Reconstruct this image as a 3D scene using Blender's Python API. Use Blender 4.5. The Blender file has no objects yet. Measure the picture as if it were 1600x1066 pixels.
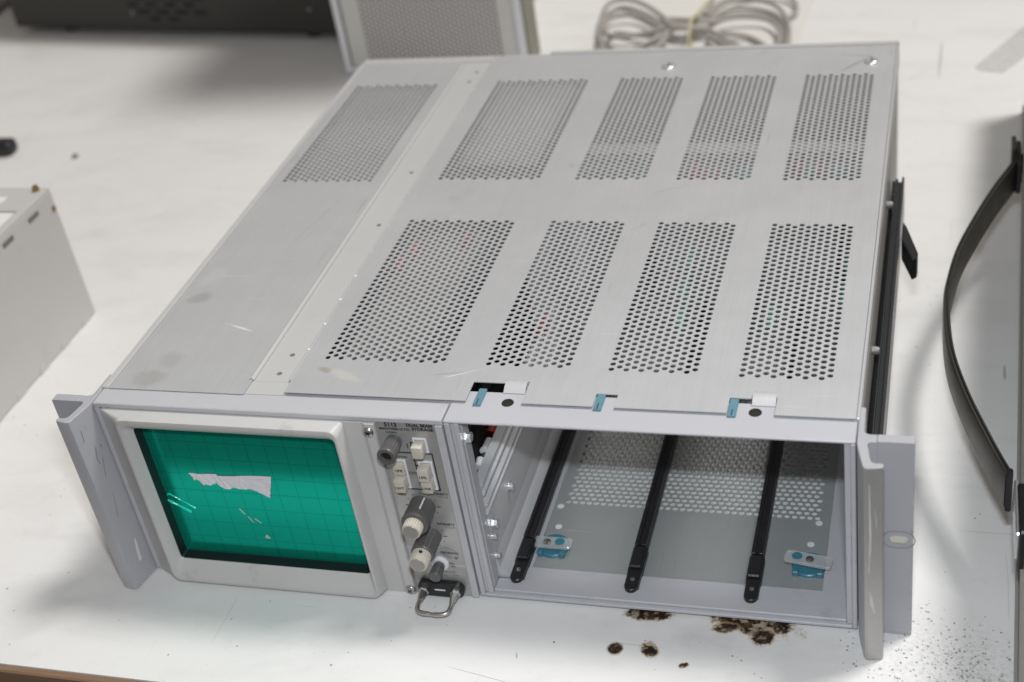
import bpy, bmesh, math, random
from mathutils import Vector, Matrix
random.seed(7)
S = 0.001                      # everything below is written in millimetres
sc = bpy.context.scene
COL = sc.collection
TZ = -1.8                      # height of the table top under the instrument
W, H, D = 427.0, 130.2, 466.0

# ------------------------------------------------------------------ node helpers
class NB:
    def __init__(s, name):
        s.m = bpy.data.materials.new(name); s.m.use_nodes = True
        s.t = s.m.node_tree; s.t.nodes.clear()
        s.out = s.t.nodes.new('ShaderNodeOutputMaterial')
    def n(s, typ, _in=None, **props):
        nd = s.t.nodes.new('ShaderNode' + typ)
        for k, v in props.items(): setattr(nd, k, v)
        for k, v in (_in or {}).items():
            if hasattr(v, 'is_output') or isinstance(v, bpy.types.NodeSocket): s.t.links.new(v, nd.inputs[k])
            else: nd.inputs[k].default_value = v
        return nd
    def math(s, op, a, b=None, c=None, clamp=False):
        nd = s.t.nodes.new('ShaderNodeMath'); nd.operation = op; nd.use_clamp = clamp
        for i, v in enumerate((a, b, c)):
            if v is None: continue
            if isinstance(v, bpy.types.NodeSocket): s.t.links.new(v, nd.inputs[i])
            else: nd.inputs[i].default_value = v
        return nd.outputs[0]
    def mix(s, f, a, b, blend='MIX'):
        nd = s.t.nodes.new('ShaderNodeMix'); nd.data_type = 'RGBA'; nd.blend_type = blend
        for k, v in ((0, f), (6, a), (7, b)):
            if isinstance(v, bpy.types.NodeSocket): s.t.links.new(v, nd.inputs[k])
            else: nd.inputs[k].default_value = v if k == 0 else (*v[:3], 1)
        return nd.outputs[2]
    def ramp(s, f, stops):
        nd = s.t.nodes.new('ShaderNodeValToRGB'); s.t.links.new(f, nd.inputs[0])
        e = nd.color_ramp.elements
        while len(e) < len(stops): e.new(0.5)
        for i, (p, c) in enumerate(stops):
            e[i].position = p; e[i].color = (c, c, c, 1) if isinstance(c, (int, float)) else (*c[:3], 1)
        return nd.outputs[0]
    def mr(s, v, a, b, c=0.0, d=1.0):
        nd = s.n('MapRange', {0: v, 1: a, 2: b, 3: c, 4: d}); return nd.outputs[0]
    def coord(s, scale=(1, 1, 1), rot=(0, 0, 0)):
        tc = s.n('TexCoord'); mp = s.n('Mapping', {0: tc.outputs['Object'], 2: rot, 3: scale}); return mp.outputs[0]
    def noise(s, co, scale, detail=4, rough=0.55, dist=0.0):
        return s.n('TexNoise', {'Vector': co, 'Scale': scale, 'Detail': detail, 'Roughness': rough, 'Distortion': dist}).outputs[0]
    def bump(s, h, strength, dist):
        return s.n('Bump', {'Height': h, 'Strength': strength, 'Distance': dist}).outputs[0]
    def finish(s, **inp):
        b = s.n('BsdfPrincipled')
        for k, v in inp.items():
            k = k.replace('_', ' ')
            if isinstance(v, bpy.types.NodeSocket): s.t.links.new(v, b.inputs[k])
            else: b.inputs[k].default_value = (*v, 1) if isinstance(v, tuple) and len(v) == 3 else v
        s.t.links.new(b.outputs[0], s.out.inputs[0]); return s.m

def paint(name, col, rough=0.5, var=0.10, dirt=0.25, metal=0.0, dirtcol=(0.16, 0.14, 0.11), scr=0.0, spec=0.4, edge=0.0):
    b = NB(name); co = b.coord()
    big = b.noise(co, 14, 5, 0.6); sm = b.noise(co, 160, 4, 0.7)
    v = b.math('MULTIPLY_ADD', b.math('SUBTRACT', big, 0.5), var * 2, 1.0)
    hv = b.n('Hsv' if False else 'HueSaturation', {'Color': (*col, 1), 'Value': v}).outputs[0]
    dm = b.math('MULTIPLY', b.mr(b.noise(co, 45, 6, 0.7), 0.60, 0.78), dirt)
    c = b.mix(dm, hv, dirtcol)
    sp = b.math('MULTIPLY', b.mr(sm, 0.70, 0.76), dirt * 0.9)
    c = b.mix(sp, c, tuple(x * 0.5 for x in dirtcol))
    if scr:
        st = b.noise(b.coord((5, 90, 60), (0.2, 0.1, 0.5)), 6, 3, 0.6)
        c = b.mix(b.math('MULTIPLY', b.mr(st, 0.70, 0.74), scr), c, tuple(min(1, x * 1.5) for x in col))
    if edge:
        bv = b.n('Bevel', {'Radius': 0.0011}, samples=4); ge = b.n('NewGeometry')
        dt = b.n('VectorMath', {0: bv.outputs[0], 1: ge.outputs['Normal']}, operation='DOT_PRODUCT').outputs['Value']
        em = b.math('MULTIPLY', b.mr(dt, 0.985, 0.86), b.mr(b.noise(co, 130, 5, 0.75), 0.47, 0.62))
        c = b.mix(b.math('MULTIPLY', em, edge), c, b.mix(b.mr(b.noise(co, 60, 3), .45, .55), (0.17, 0.16, 0.16), (0.62, 0.61, 0.60)))
    r = b.math('MULTIPLY_ADD', sm, 0.25, rough - 0.12)
    return b.finish(Base_Color=c, Roughness=r, Metallic=metal, Specular_IOR_Level=spec,
                    Normal=b.bump(b.noise(co, 900, 3, 0.6), 0.08, 0.0006))

def brushed(name, col, rough, metal, aniso_axis='Y', stains=True, marks=()):
    b = NB(name); co = b.coord()
    sc_ = (1400, 18, 400) if aniso_axis == 'Y' else (18, 1400, 400)
    st = b.noise(b.coord(sc_), 1.0, 3, 0.7)
    big = b.noise(co, 7, 5, 0.6); md = b.noise(co, 30, 5, 0.65)
    v = b.math('ADD', b.math('MULTIPLY_ADD', b.math('SUBTRACT', st, 0.5), 0.16, 1.0), b.math('MULTIPLY', b.math('SUBTRACT', big, 0.5), 0.14))
    c = b.n('HueSaturation', {'Color': (*col, 1), 'Value': v}).outputs[0]
    r = b.math('ADD', b.math('MULTIPLY_ADD', md, 0.22, rough - 0.11), b.math('MULTIPLY', st, 0.05))
    if stains:
        sm = b.math('MULTIPLY', b.mr(b.noise(co, 22, 6, 0.72, 0.6), 0.63, 0.74), 0.30)
        c = b.mix(sm, c, (0.30, 0.28, 0.24))
        # long thin scratches, some bright and some dark
        s1 = b.noise(b.coord((3, 110, 30), (0, 0, 0.9)), 5, 2, 0.5)
        c = b.mix(b.math('MULTIPLY', b.mr(s1, 0.735, 0.76), 0.5), c, (0.8, 0.8, 0.8))
        s2 = b.noise(b.coord((120, 3, 30), (0, 0, 0.45)), 5, 2, 0.5)
        c = b.mix(b.math('MULTIPLY', b.mr(s2, 0.74, 0.77), 0.35), c, (0.2, 0.2, 0.2))
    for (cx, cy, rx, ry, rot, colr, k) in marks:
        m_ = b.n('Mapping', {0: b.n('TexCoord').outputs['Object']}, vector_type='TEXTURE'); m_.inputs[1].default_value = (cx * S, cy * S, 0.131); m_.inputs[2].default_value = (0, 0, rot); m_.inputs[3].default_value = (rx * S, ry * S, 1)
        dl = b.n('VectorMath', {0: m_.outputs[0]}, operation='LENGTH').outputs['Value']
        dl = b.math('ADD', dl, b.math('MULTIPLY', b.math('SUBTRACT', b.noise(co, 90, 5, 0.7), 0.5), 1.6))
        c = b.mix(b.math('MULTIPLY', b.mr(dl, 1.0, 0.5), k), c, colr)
    return b.finish(Base_Color=c, Roughness=r, Metallic=metal, Normal=b.bump(st, 0.05, 0.0004))

def plain(name, col, rough=0.5, metal=0.0, spec=0.5, bumpy=0.0, var=0.06, **kw):
    b = NB(name); co = b.coord(); nz = b.noise(co, 70, 5, 0.65)
    v = b.math('MULTIPLY_ADD', b.math('SUBTRACT', nz, 0.5), var * 2, 1.0)
    c = b.n('HueSaturation', {'Color': (*col, 1), 'Value': v}).outputs[0]
    r = b.math('MULTIPLY_ADD', nz, 0.2, rough - 0.1)
    return b.finish(Base_Color=c, Roughness=r, Metallic=metal, Specular_IOR_Level=spec,
                    Normal=b.bump(b.noise(co, 500, 3, 0.6), 0.05 + bumpy, 0.0008), **kw)

M = {}
M['paint'] = paint('blue_grey_enamel', (0.485, 0.485, 0.505), 0.45, 0.06, 0.30, scr=0.35, edge=0.5)
M['bay'] = paint('bay_enamel', (0.47, 0.47, 0.495), 0.42, 0.06, 0.25, edge=0.4)
M['strip'] = paint('light_grey_enamel', (0.50, 0.50, 0.49), 0.42, 0.04, 0.10)
M['bezel'] = paint('warm_grey_bezel', (0.54, 0.53, 0.52), 0.42, 0.06, 0.32, edge=0.4)
M['ear'] = paint('ear_enamel', (0.41, 0.41, 0.435), 0.42, 0.09, 0.5, scr=0.6, edge=0.7)
M['ear_end'] = brushed('worn_handle_metal', (0.42, 0.41, 0.40), 0.40, 0.45, 'X')
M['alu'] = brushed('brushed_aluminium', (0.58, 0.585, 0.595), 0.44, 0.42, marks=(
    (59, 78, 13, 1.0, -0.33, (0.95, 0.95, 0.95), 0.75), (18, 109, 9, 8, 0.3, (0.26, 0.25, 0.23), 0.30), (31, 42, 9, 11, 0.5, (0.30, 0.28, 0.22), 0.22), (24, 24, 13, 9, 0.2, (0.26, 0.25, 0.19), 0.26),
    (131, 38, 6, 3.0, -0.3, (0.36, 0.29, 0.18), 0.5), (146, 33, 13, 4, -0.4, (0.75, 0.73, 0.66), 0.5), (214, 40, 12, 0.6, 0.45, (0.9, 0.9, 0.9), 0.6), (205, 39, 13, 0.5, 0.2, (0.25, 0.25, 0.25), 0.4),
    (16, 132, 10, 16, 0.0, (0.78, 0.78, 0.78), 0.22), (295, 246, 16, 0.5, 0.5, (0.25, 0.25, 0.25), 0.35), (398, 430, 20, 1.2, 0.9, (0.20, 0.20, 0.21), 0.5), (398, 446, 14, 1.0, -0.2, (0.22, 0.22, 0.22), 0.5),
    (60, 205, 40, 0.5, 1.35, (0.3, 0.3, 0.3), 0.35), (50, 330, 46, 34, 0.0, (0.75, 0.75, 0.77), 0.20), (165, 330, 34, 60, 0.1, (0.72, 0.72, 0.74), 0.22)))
M['floor_alu'] = brushed('dull_floor_aluminium', (0.41, 0.43, 0.43), 0.42, 0.40)
M['wall_alu'] = brushed('inner_wall_aluminium', (0.62, 0.62, 0.635), 0.42, 0.2)
M['panel'] = brushed('control_panel_metal', (0.46, 0.455, 0.45), 0.33, 0.55, 'X')
M['side'] = paint('side_panel_grey', (0.36, 0.35, 0.33), 0.45, 0.05, 0.25)
M['chrome'] = plain('bright_metal', (0.78, 0.78, 0.79), 0.26, 0.75, var=0.03)
M['clip'] = brushed('bright_clip_metal', (0.74, 0.74, 0.76), 0.30, 0.45, 'Y', False)
M['steel'] = plain('nickel_steel', (0.55, 0.53, 0.50), 0.28, 1.0, var=0.08)
M['black'] = plain('black_plastic', (0.014, 0.014, 0.016), 0.38, var=0.2, bumpy=0.1)
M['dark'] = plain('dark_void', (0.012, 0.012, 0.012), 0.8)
M['ink'] = plain('black_ink', (0.02, 0.02, 0.022), 0.6)
M['faint'] = plain('faded_ink', (0.17, 0.17, 0.175), 0.6)
M['knob'] = plain('grey_knob_plastic', (0.105, 0.10, 0.10), 0.38, var=0.1)
M['cream'] = plain('cream_plastic', (0.56, 0.525, 0.45), 0.4, var=0.05)
M['capface'] = plain('cap_face_grey', (0.33, 0.31, 0.29), 0.35, 0.3)
M['white'] = plain('white_plastic', (0.75, 0.75, 0.77), 0.4, var=0.03)
M['teal'] = plain('teal_plastic', (0.11, 0.24, 0.30), 0.45, var=0.1)
M['teal2'] = plain('teal_latch_plastic', (0.05, 0.19, 0.26), 0.35, var=0.1)
M['paper'] = paint('torn_paper', (0.78, 0.78, 0.82), 0.8, 0.25, 0.15, dirtcol=(0.45, 0.45, 0.5))
M['mark'] = plain('pale_scrape', (0.70, 0.65, 0.63), 0.6)
M['flake'] = plain('glue_flake', (0.42, 0.52, 0.50), 0.6, var=0.3)
M['rail'] = brushed('dark_rail_steel', (0.10, 0.105, 0.11), 0.28, 0.8, 'X', False)
M['charcoal'] = plain('charcoal_enamel', (0.036, 0.033, 0.029), 0.5, var=0.08)
M['slot'] = plain('slot_black', (0.012, 0.010, 0.008), 0.7)
M['cab'] = plain('cabinet_grey', (0.62, 0.61, 0.58), 0.45, var=0.05)
M['cabrail'] = plain('cabinet_rail', (0.74, 0.74, 0.77), 0.4, var=0.04)
M['olive'] = plain('olive_side', (0.25, 0.25, 0.19), 0.5)
M['mesh'] = plain('perforated_grey', (0.60, 0.58, 0.57), 0.5, var=0.04)
M['cable'] = plain('grey_cable_jacket', (0.38, 0.36, 0.33), 0.5, var=0.08)
M['tie'] = plain('pale_cable_tie', (0.60, 0.56, 0.36), 0.5)
M['sheet'] = plain('paper_sheet', (0.73, 0.72, 0.69), 0.7, var=0.02)
M['case'] = paint('case_grey', (0.55, 0.54, 0.52), 0.5, 0.04, 0.18)
M['liner'] = paint('white_liner', (0.80, 0.80, 0.80), 0.6, 0.05, 0.2)
M['brass'] = plain('brass', (0.35, 0.22, 0.06), 0.4, 0.8)
M['boxgrey'] = plain('warm_grey_case', (0.46, 0.43, 0.39), 0.5, var=0.06)
M['boxtrim'] = plain('dark_trim', (0.36, 0.36, 0.34), 0.4, 0.3)
M['strap'] = plain('olive_black_vinyl', (0.030, 0.029, 0.024), 0.36, var=0.15, bumpy=0.1)
M['shield'] = plain('bright_shield', (0.50, 0.49, 0.49), 0.45, 0.3, var=0.06)
M['lead'] = plain('teal_wire', (0.06, 0.30, 0.24), 0.5)
M['pcb'] = plain('circuit_board_green', (0.02, 0.10, 0.07), 0.5, var=0.2)
M['red'] = plain('red_component', (0.35, 0.05, 0.04), 0.45)
M['tin'] = plain('tinned_shield', (0.24, 0.235, 0.23), 0.5, 0.3, var=0.08)
M['floor'] = plain('dark_floor', (0.10, 0.09, 0.08), 0.6)
M['scuff'] = plain('bare_scuff', (0.56, 0.55, 0.54), 0.45, var=0.4)
M['slot_plug'] = plain('cream_slot_plug', (0.66, 0.64, 0.55), 0.5)  # colour of the plug added to make the ear slot look lit
M['wear'] = plain('wear_ring', (0.22, 0.21, 0.22), 0.6, var=0.6)
M['rubber'] = plain('rubber', (0.02, 0.02, 0.02), 0.7)
M['beige'] = plain('beige_plastic', (0.30, 0.26, 0.20), 0.5)

def clear_plastic(name, tint=(0.93, 0.95, 0.95), rough=0.12, op=0.35):
    b = NB(name)
    nz = b.noise(b.coord(), 120, 4, 0.6)
    tr = b.n('BsdfTransparent', {'Color': (*tint, 1)})
    g = b.n('BsdfPrincipled', {'Base Color': (0.75, 0.76, 0.76, 1), 'Roughness': rough, 'Specular IOR Level': 0.6})
    mx = b.n('MixShader', {0: b.math('MULTIPLY_ADD', nz, 0.3, op - 0.15), 1: tr.outputs[0], 2: g.outputs[0]})
    b.t.links.new(mx.outputs[0], b.out.inputs[0]); return b.m
M['clear'] = clear_plastic('clear_acrylic')
M['film'] = clear_plastic('clear_film', (0.96, 0.96, 0.955), 0.4, 0.17)

def screen_mat():
    b = NB('green_filter_screen'); tc = b.n('TexCoord'); sp = b.n('SeparateXYZ', {0: tc.outputs['Object']})
    x, z = sp.outputs[0], sp.outputs[2]
    def lines(v, c, pitch, w):
        u = b.math('DIVIDE', b.math('SUBTRACT', v, c * S), pitch * S)
        fr = b.math('ABSOLUTE', b.math('SUBTRACT', u, b.math('ROUND', u)))
        return b.math('LESS_THAN', fr, w / pitch)
    gx = lines(x, 87.5, 12.4, 0.20); gz = lines(z, 64.5, 12.4, 0.20)
    g = b.math('MAXIMUM', gx, gz)
    cx = b.math('MULTIPLY', b.math('LESS_THAN', b.math('ABSOLUTE', b.math('SUBTRACT', x, 87.5 * S)), 0.8 * S), lines(z, 64.5, 2.48, 0.22))
    cz = b.math('MULTIPLY', b.math('LESS_THAN', b.math('ABSOLUTE', b.math('SUBTRACT', z, 64.5 * S)), 0.8 * S), lines(x, 87.5, 2.48, 0.22))
    g = b.math('MAXIMUM', g, b.math('MAXIMUM', cx, cz))
    co = b.coord(); sm = b.mr(b.noise(co, 26, 5, 0.6, 0.5), 0.60, 0.80)
    base = b.mix(b.math('MULTIPLY', sm, 0.35), (0.006, 0.235, 0.165), (0.014, 0.14, 0.11))
    base = b.mix(b.math('MULTIPLY', g, 0.42), base, (0.0, 0.02, 0.018))
    refl = b.mix(b.math('MULTIPLY', g, 0.35), (0.015, 0.72, 0.54), (0.0, 0.12, 0.1))
    d = b.n('BsdfDiffuse', {'Color': base})
    gl = b.n('BsdfGlossy', {'Color': refl, 'Roughness': b.math('MULTIPLY_ADD', b.noise(co, 60, 4), 0.10, 0.10)})
    mx = b.n('MixShader', {0: 0.35, 1: d.outputs[0], 2: gl.outputs[0]})
    b.t.links.new(mx.outputs[0], b.out.inputs[0]); return b.m
M['screen'] = screen_mat()
M['chip'] = plain('chipped_green_acrylic', (0.02, 0.80, 0.62), 0.12, var=0.3)  # real chips, with the light they catch put into the bright green

def table_mat():
    b = NB('white_laminate'); tc = b.n('TexCoord'); P = tc.outputs['Object']
    co = b.coord()
    big = b.noise(co, 2.2, 5, 0.6); fine = b.noise(co, 420, 4, 0.7)
    c = b.mix(b.mr(big, 0.35, 0.7), (0.80, 0.795, 0.785), (0.74, 0.73, 0.715))
    # grey smears
    sm = b.math('MULTIPLY', b.mr(b.noise(b.coord((1, 2.5, 1), (0, 0, 0.5)), 9, 6, 0.65, 0.4), 0.50, 0.76), 0.26)
    c = b.mix(sm, c, (0.45, 0.43, 0.42))
    st = b.noise(b.coord((2, 90, 1), (0, 0, 0.7)), 3, 2, 0.5)
    c = b.mix(b.math('MULTIPLY', b.mr(st, 0.725, 0.745), 0.35), c, (0.4, 0.39, 0.38))
    st2 = b.noise(b.coord((110, 3, 1), (0, 0, -0.35)), 3, 2, 0.5)
    c = b.mix(b.math('MULTIPLY', b.mr(st2, 0.735, 0.755), 0.30), c, (0.42, 0.41, 0.40))
    def dist(cx, cy, rx, ry, rot=0.0):
        m = b.n('Mapping', {0: P}, vector_type='TEXTURE'); m.inputs[1].default_value = (cx * S, cy * S, TZ * S); m.inputs[2].default_value = (0, 0, rot); m.inputs[3].default_value = (rx * S, ry * S, 1)
        return b.n('VectorMath', {0: m.outputs[0]}, operation='LENGTH').outputs['Value']
    w1 = b.noise(co, 120, 6, 0.75); w2 = b.noise(co, 38, 4, 0.6)
    gr = b.math('MULTIPLY', b.mr(b.noise(co, 75, 7, 0.8, 0.3), 0.55, 0.80), 0.22)
    c = b.mix(gr, c, (0.42, 0.40, 0.38))
    # fine dark specks, thin everywhere and thick in a drift beside the right ear
    vor = b.n('TexVoronoi', {'Vector': co, 'Scale': 760.0, 'Randomness': 1.0})
    vd = vor.outputs['Distance']
    dr = b.math('SUBTRACT', 1.0, dist(485, -26, 80, 48, -0.45), clamp=True)
    dens = b.math('MULTIPLY_ADD', b.math('MULTIPLY', dr, b.mr(w2, 0.30, 0.6)), 1.3, 0.005)
    sepc = b.n('SeparateColor', {0: vor.outputs['Color']}); rnd = sepc.outputs[0]; szr = b.math('POWER', sepc.outputs[1], 2.5)
    spk = b.math('MULTIPLY', b.math('LESS_THAN', rnd, b.math('MULTIPLY', dens, 0.6)), b.math('LESS_THAN', vd, b.math('MULTIPLY_ADD', szr, 0.55, b.math('MULTIPLY', fine, 0.35))))
    c = b.mix(b.math('MULTIPLY', spk, b.math('MULTIPLY_ADD', sepc.outputs[2], 0.55, 0.2)), c, (0.07, 0.065, 0.06))
    dust = b.math('MULTIPLY', b.math('MULTIPLY', dr, b.mr(fine, 0.45, 0.70)), 0.55)
    c = b.mix(dust, c, (0.30, 0.28, 0.27))
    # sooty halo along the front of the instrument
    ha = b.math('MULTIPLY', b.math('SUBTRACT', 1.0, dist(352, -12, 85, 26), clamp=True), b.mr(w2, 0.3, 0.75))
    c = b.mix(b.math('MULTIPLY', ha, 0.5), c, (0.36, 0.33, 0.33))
    # scorch marks: pale brown rim, burnt black inside, broken up by noise
    for (cx, cy, rx, ry, rot, amp, hole) in ((299.5, -28, 4.4, 4.5, 0.3, 0.4, 0.15), (318.5, -26.5, 4.2, 5.4, 0.4, 0.8, 0.95), (313, 0.5, 13, 5.6, 0.0, 0.8, 0.6), (371, 0.5, 23, 8.6, -0.12, 0.9, 0.8),
                                       (378, -10, 7.0, 5.0, 0.3, 0.8, 0.6), (357, -5, 8, 3.8, 0.2, 0.8, 0.8), (338.8, -35, 2.6, 1.6, 0.5, 1.6, 0.6)):
        dd = b.math('ADD', dist(cx, cy, rx, ry, rot), b.math('MULTIPLY', b.math('SUBTRACT', w1, 0.5), amp * 2.2))
        rim = b.mr(dd, 1.22, 0.92); core = b.mr(dd, 1.0, 0.82)
        c = b.mix(b.math('MULTIPLY', rim, 0.75), c, (0.40, 0.285, 0.16))
        br = b.math('MULTIPLY', core, b.math('SUBTRACT', 1.0, b.math('MULTIPLY', b.mr(b.noise(co, 210, 3, 0.6), 0.50, 0.62), hole)))
        c = b.mix(br, c, b.mix(b.mr(b.noise(co, 150, 4, 0.7), 0.50, 0.66), (0.018, 0.011, 0.008), (0.11, 0.062, 0.03)))
    # pencil-thin marks
    for (cx, cy, rx, ry, rot) in ((455, 730, 0.9, 46, -0.02), (505, 240, 1.0, 9, 0.0), (246, -40, 0.5, 2.5, 0.3), (232, -57, 26, 0.25, -0.18), (440, -24, 1.1, 1.1, 0)):
        c = b.mix(b.math('MULTIPLY', b.mr(dist(cx, cy, rx, ry, rot), 1.0, 0.8), 0.55), c, (0.2, 0.19, 0.19))
    return b.finish(Base_Color=c, Roughness=b.math('MULTIPLY_ADD', w2, 0.25, 0.38), Specular_IOR_Level=0.35, Normal=b.bump(b.noise(co, 700, 2), 0.05, 0.0005))
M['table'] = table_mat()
def wood_mat():
    b = NB('brown_table_edge'); n = b.noise(b.coord((4, 60, 60)), 8, 5, 0.65)
    return b.finish(Base_Color=b.mix(n, (0.16, 0.09, 0.055), (0.30, 0.19, 0.12)), Roughness=0.6)
M['wood'] = wood_mat()

# ------------------------------------------------------------------ mesh helpers
class MB:
    def __init__(s): s.bm = bmesh.new()
    def box(s, x0, x1, y0, y1, z0, z1, bev=0.0, seg=1):
        v = [s.bm.verts.new((x, y, z)) for x in (x0, x1) for y in (y0, y1) for z in (z0, z1)]
        fs = [s.bm.faces.new([v[i] for i in q]) for q in ((0, 1, 3, 2), (4, 6, 7, 5), (0, 4, 5, 1), (2, 3, 7, 6), (0, 2, 6, 4), (1, 5, 7, 3))]
        if bev:
            es = list({e for f in fs for e in f.edges})
            bmesh.ops.bevel(s.bm, geom=es, offset=bev, segments=seg, affect='EDGES', profile=0.5)
        return s
    def face(s, pts): s.bm.faces.new([s.bm.verts.new(p) for p in pts]); return s
    def prism(s, poly, axis, a, b, bev=0.0):
        def P(u, v, w): return {'x': (w, u, v), 'y': (u, w, v), 'z': (u, v, w)}[axis]
        A = [s.bm.verts.new(P(u, v, a)) for u, v in poly]; B = [s.bm.verts.new(P(u, v, b)) for u, v in poly]
        n = len(poly); fs = [s.bm.faces.new(A), s.bm.faces.new(B[::-1])]
        for i in range(n): fs.append(s.bm.faces.new([A[i], B[i], B[(i + 1) % n], A[(i + 1) % n]]))
        bmesh.ops.recalc_face_normals(s.bm, faces=fs)
        if bev:
            es = list(set(fs[0].edges) | set(fs[1].edges))
            bmesh.ops.bevel(s.bm, geom=es, offset=bev, segments=1, affect='EDGES')
        return s
    def loft(s, rings, cap=(True, True)):
        R = [[s.bm.verts.new(p) for p in r] for r in rings]; n = len(R[0]); fs = []
        for a, b in zip(R, R[1:]):
            for i in range(n): fs.append(s.bm.faces.new([a[i], a[(i + 1) % n], b[(i + 1) % n], b[i]]))
        if cap[0]: fs.append(s.bm.faces.new(R[0][::-1]))
        if cap[1]: fs.append(s.bm.faces.new(R[-1]))
        bmesh.ops.recalc_face_normals(s.bm, faces=fs); return s
    def lathe(s, c, d, prof, n=24, flute=0.0, nf=0):
        # prof: list of (distance along d, radius); flute: radial ripple
        d = Vector(d).normalized(); a = d.orthogonal().normalized(); b = d.cross(a); c = Vector(c)
        rings = []
        for t, r, *fl in prof:
            k = fl[0] if fl else 0
            ring = []
            for i in range(n):
                th = 2 * math.pi * i / n
                rr = r * (1 - (flute * k if (nf and (i * nf * 2 // n) % 2) else 0))
                ring.append(c + d * t + (a * math.cos(th) + b * math.sin(th)) * rr)
            rings.append(ring)
        return s.loft(rings)
    def tube(s, pts, r, n=10, cap=True):
        pts = [Vector(p) for p in pts]; rings = []; up = None
        for i, p in enumerate(pts):
            t = (pts[min(i + 1, len(pts) - 1)] - pts[max(i - 1, 0)]).normalized()
            up = t.orthogonal().normalized() if up is None else (up - t * up.dot(t)).normalized()
            w = t.cross(up); rr = r[i] if isinstance(r, (list, tuple)) else r
            rings.append([p + (up * math.cos(2 * math.pi * k / n) + w * math.sin(2 * math.pi * k / n)) * rr for k in range(n)])
        return s.loft(rings, (cap, cap))
    def build(s, name, mat, parent=None, smooth=25, loc=None):
        me = bpy.data.meshes.new(name)
        bmesh.ops.scale(s.bm, vec=(S, S, S), verts=s.bm.verts)
        s.bm.to_mesh(me); s.bm.free()
        for m_ in (mat if isinstance(mat, list) else [mat]): me.materials.append(m_)
        if smooth:
            me.polygons.foreach_set('use_smooth', [True] * len(me.polygons)); me.set_sharp_from_angle(angle=math.radians(smooth))
        o = bpy.data.objects.new(name, me); COL.objects.link(o)
        if parent is not None:
            o.parent = parent
            if loc is None and parent.type == 'EMPTY': o.location = -parent.location
        if loc is not None: o.location = Vector(loc) * S
        return o

def empty(name, loc, label, cat, group=None):
    o = bpy.data.objects.new(name, None); COL.objects.link(o); o.location = Vector(loc) * S
    o.empty_display_size = 0.01; tag(o, label, cat, group); return o
def tag(o, label=None, cat=None, group=None, kind=None):
    for k, v in (('label', label), ('category', cat), ('group', group), ('kind', kind)):
        if v: o[k] = v
    return o
def dup(o, parent, loc=None):
    c = o.copy(); COL.objects.link(c); c.parent = parent
    if loc is not None: c.location = Vector(loc) * S - (parent.location if parent.type == 'EMPTY' else Vector())
    for ch in list(o.children): dup(ch, c)
    return c
def at(o, loc):               # place a part whose mesh is modelled round its own origin
    o.location = Vector(loc) * S - (o.parent.location if o.parent and o.parent.type == 'EMPTY' else Vector()); return o
def spline(P, n=8, closed=False):
    P = [Vector(p) for p in P]; out = []; m = len(P)
    for i in range(m if closed else m - 1):
        p0 = P[(i - 1) % m] if closed or i else P[0]; p1 = P[i]; p2 = P[(i + 1) % m]; p3 = P[(i + 2) % m] if closed or i + 2 < m else P[-1]
        for k in range(n):
            t = k / n
            out.append(0.5 * ((2 * p1) + (p2 - p0) * t + (2 * p0 - 5 * p1 + 4 * p2 - p3) * t * t + (3 * p1 - p0 - 3 * p2 + p3) * t ** 3))
    if not closed: out.append(P[-1])
    return out
def capsule(cx, cz, w, h, n=6):
    r = h / 2; L = w / 2 - r
    return [(cx + L + r * math.cos(a), cz + r * math.sin(a)) for a in [math.pi * (-.5 + i / n) for i in range(n + 1)]] + \
           [(cx - L + r * math.cos(a), cz + r * math.sin(a)) for a in [math.pi * (.5 + i / n) for i in range(n + 1)]]
def rrect(x0, x1, z0, z1, r, n=4):
    out = []
    for cx, cz, a0 in ((x1 - r, z1 - r, 0), (x0 + r, z1 - r, 90), (x0 + r, z0 + r, 180), (x1 - r, z0 + r, 270)):
        out += [(cx + r * math.cos(math.radians(a0 + 90 * i / n)), cz + r * math.sin(math.radians(a0 + 90 * i / n))) for i in range(n + 1)]
    return out

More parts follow.
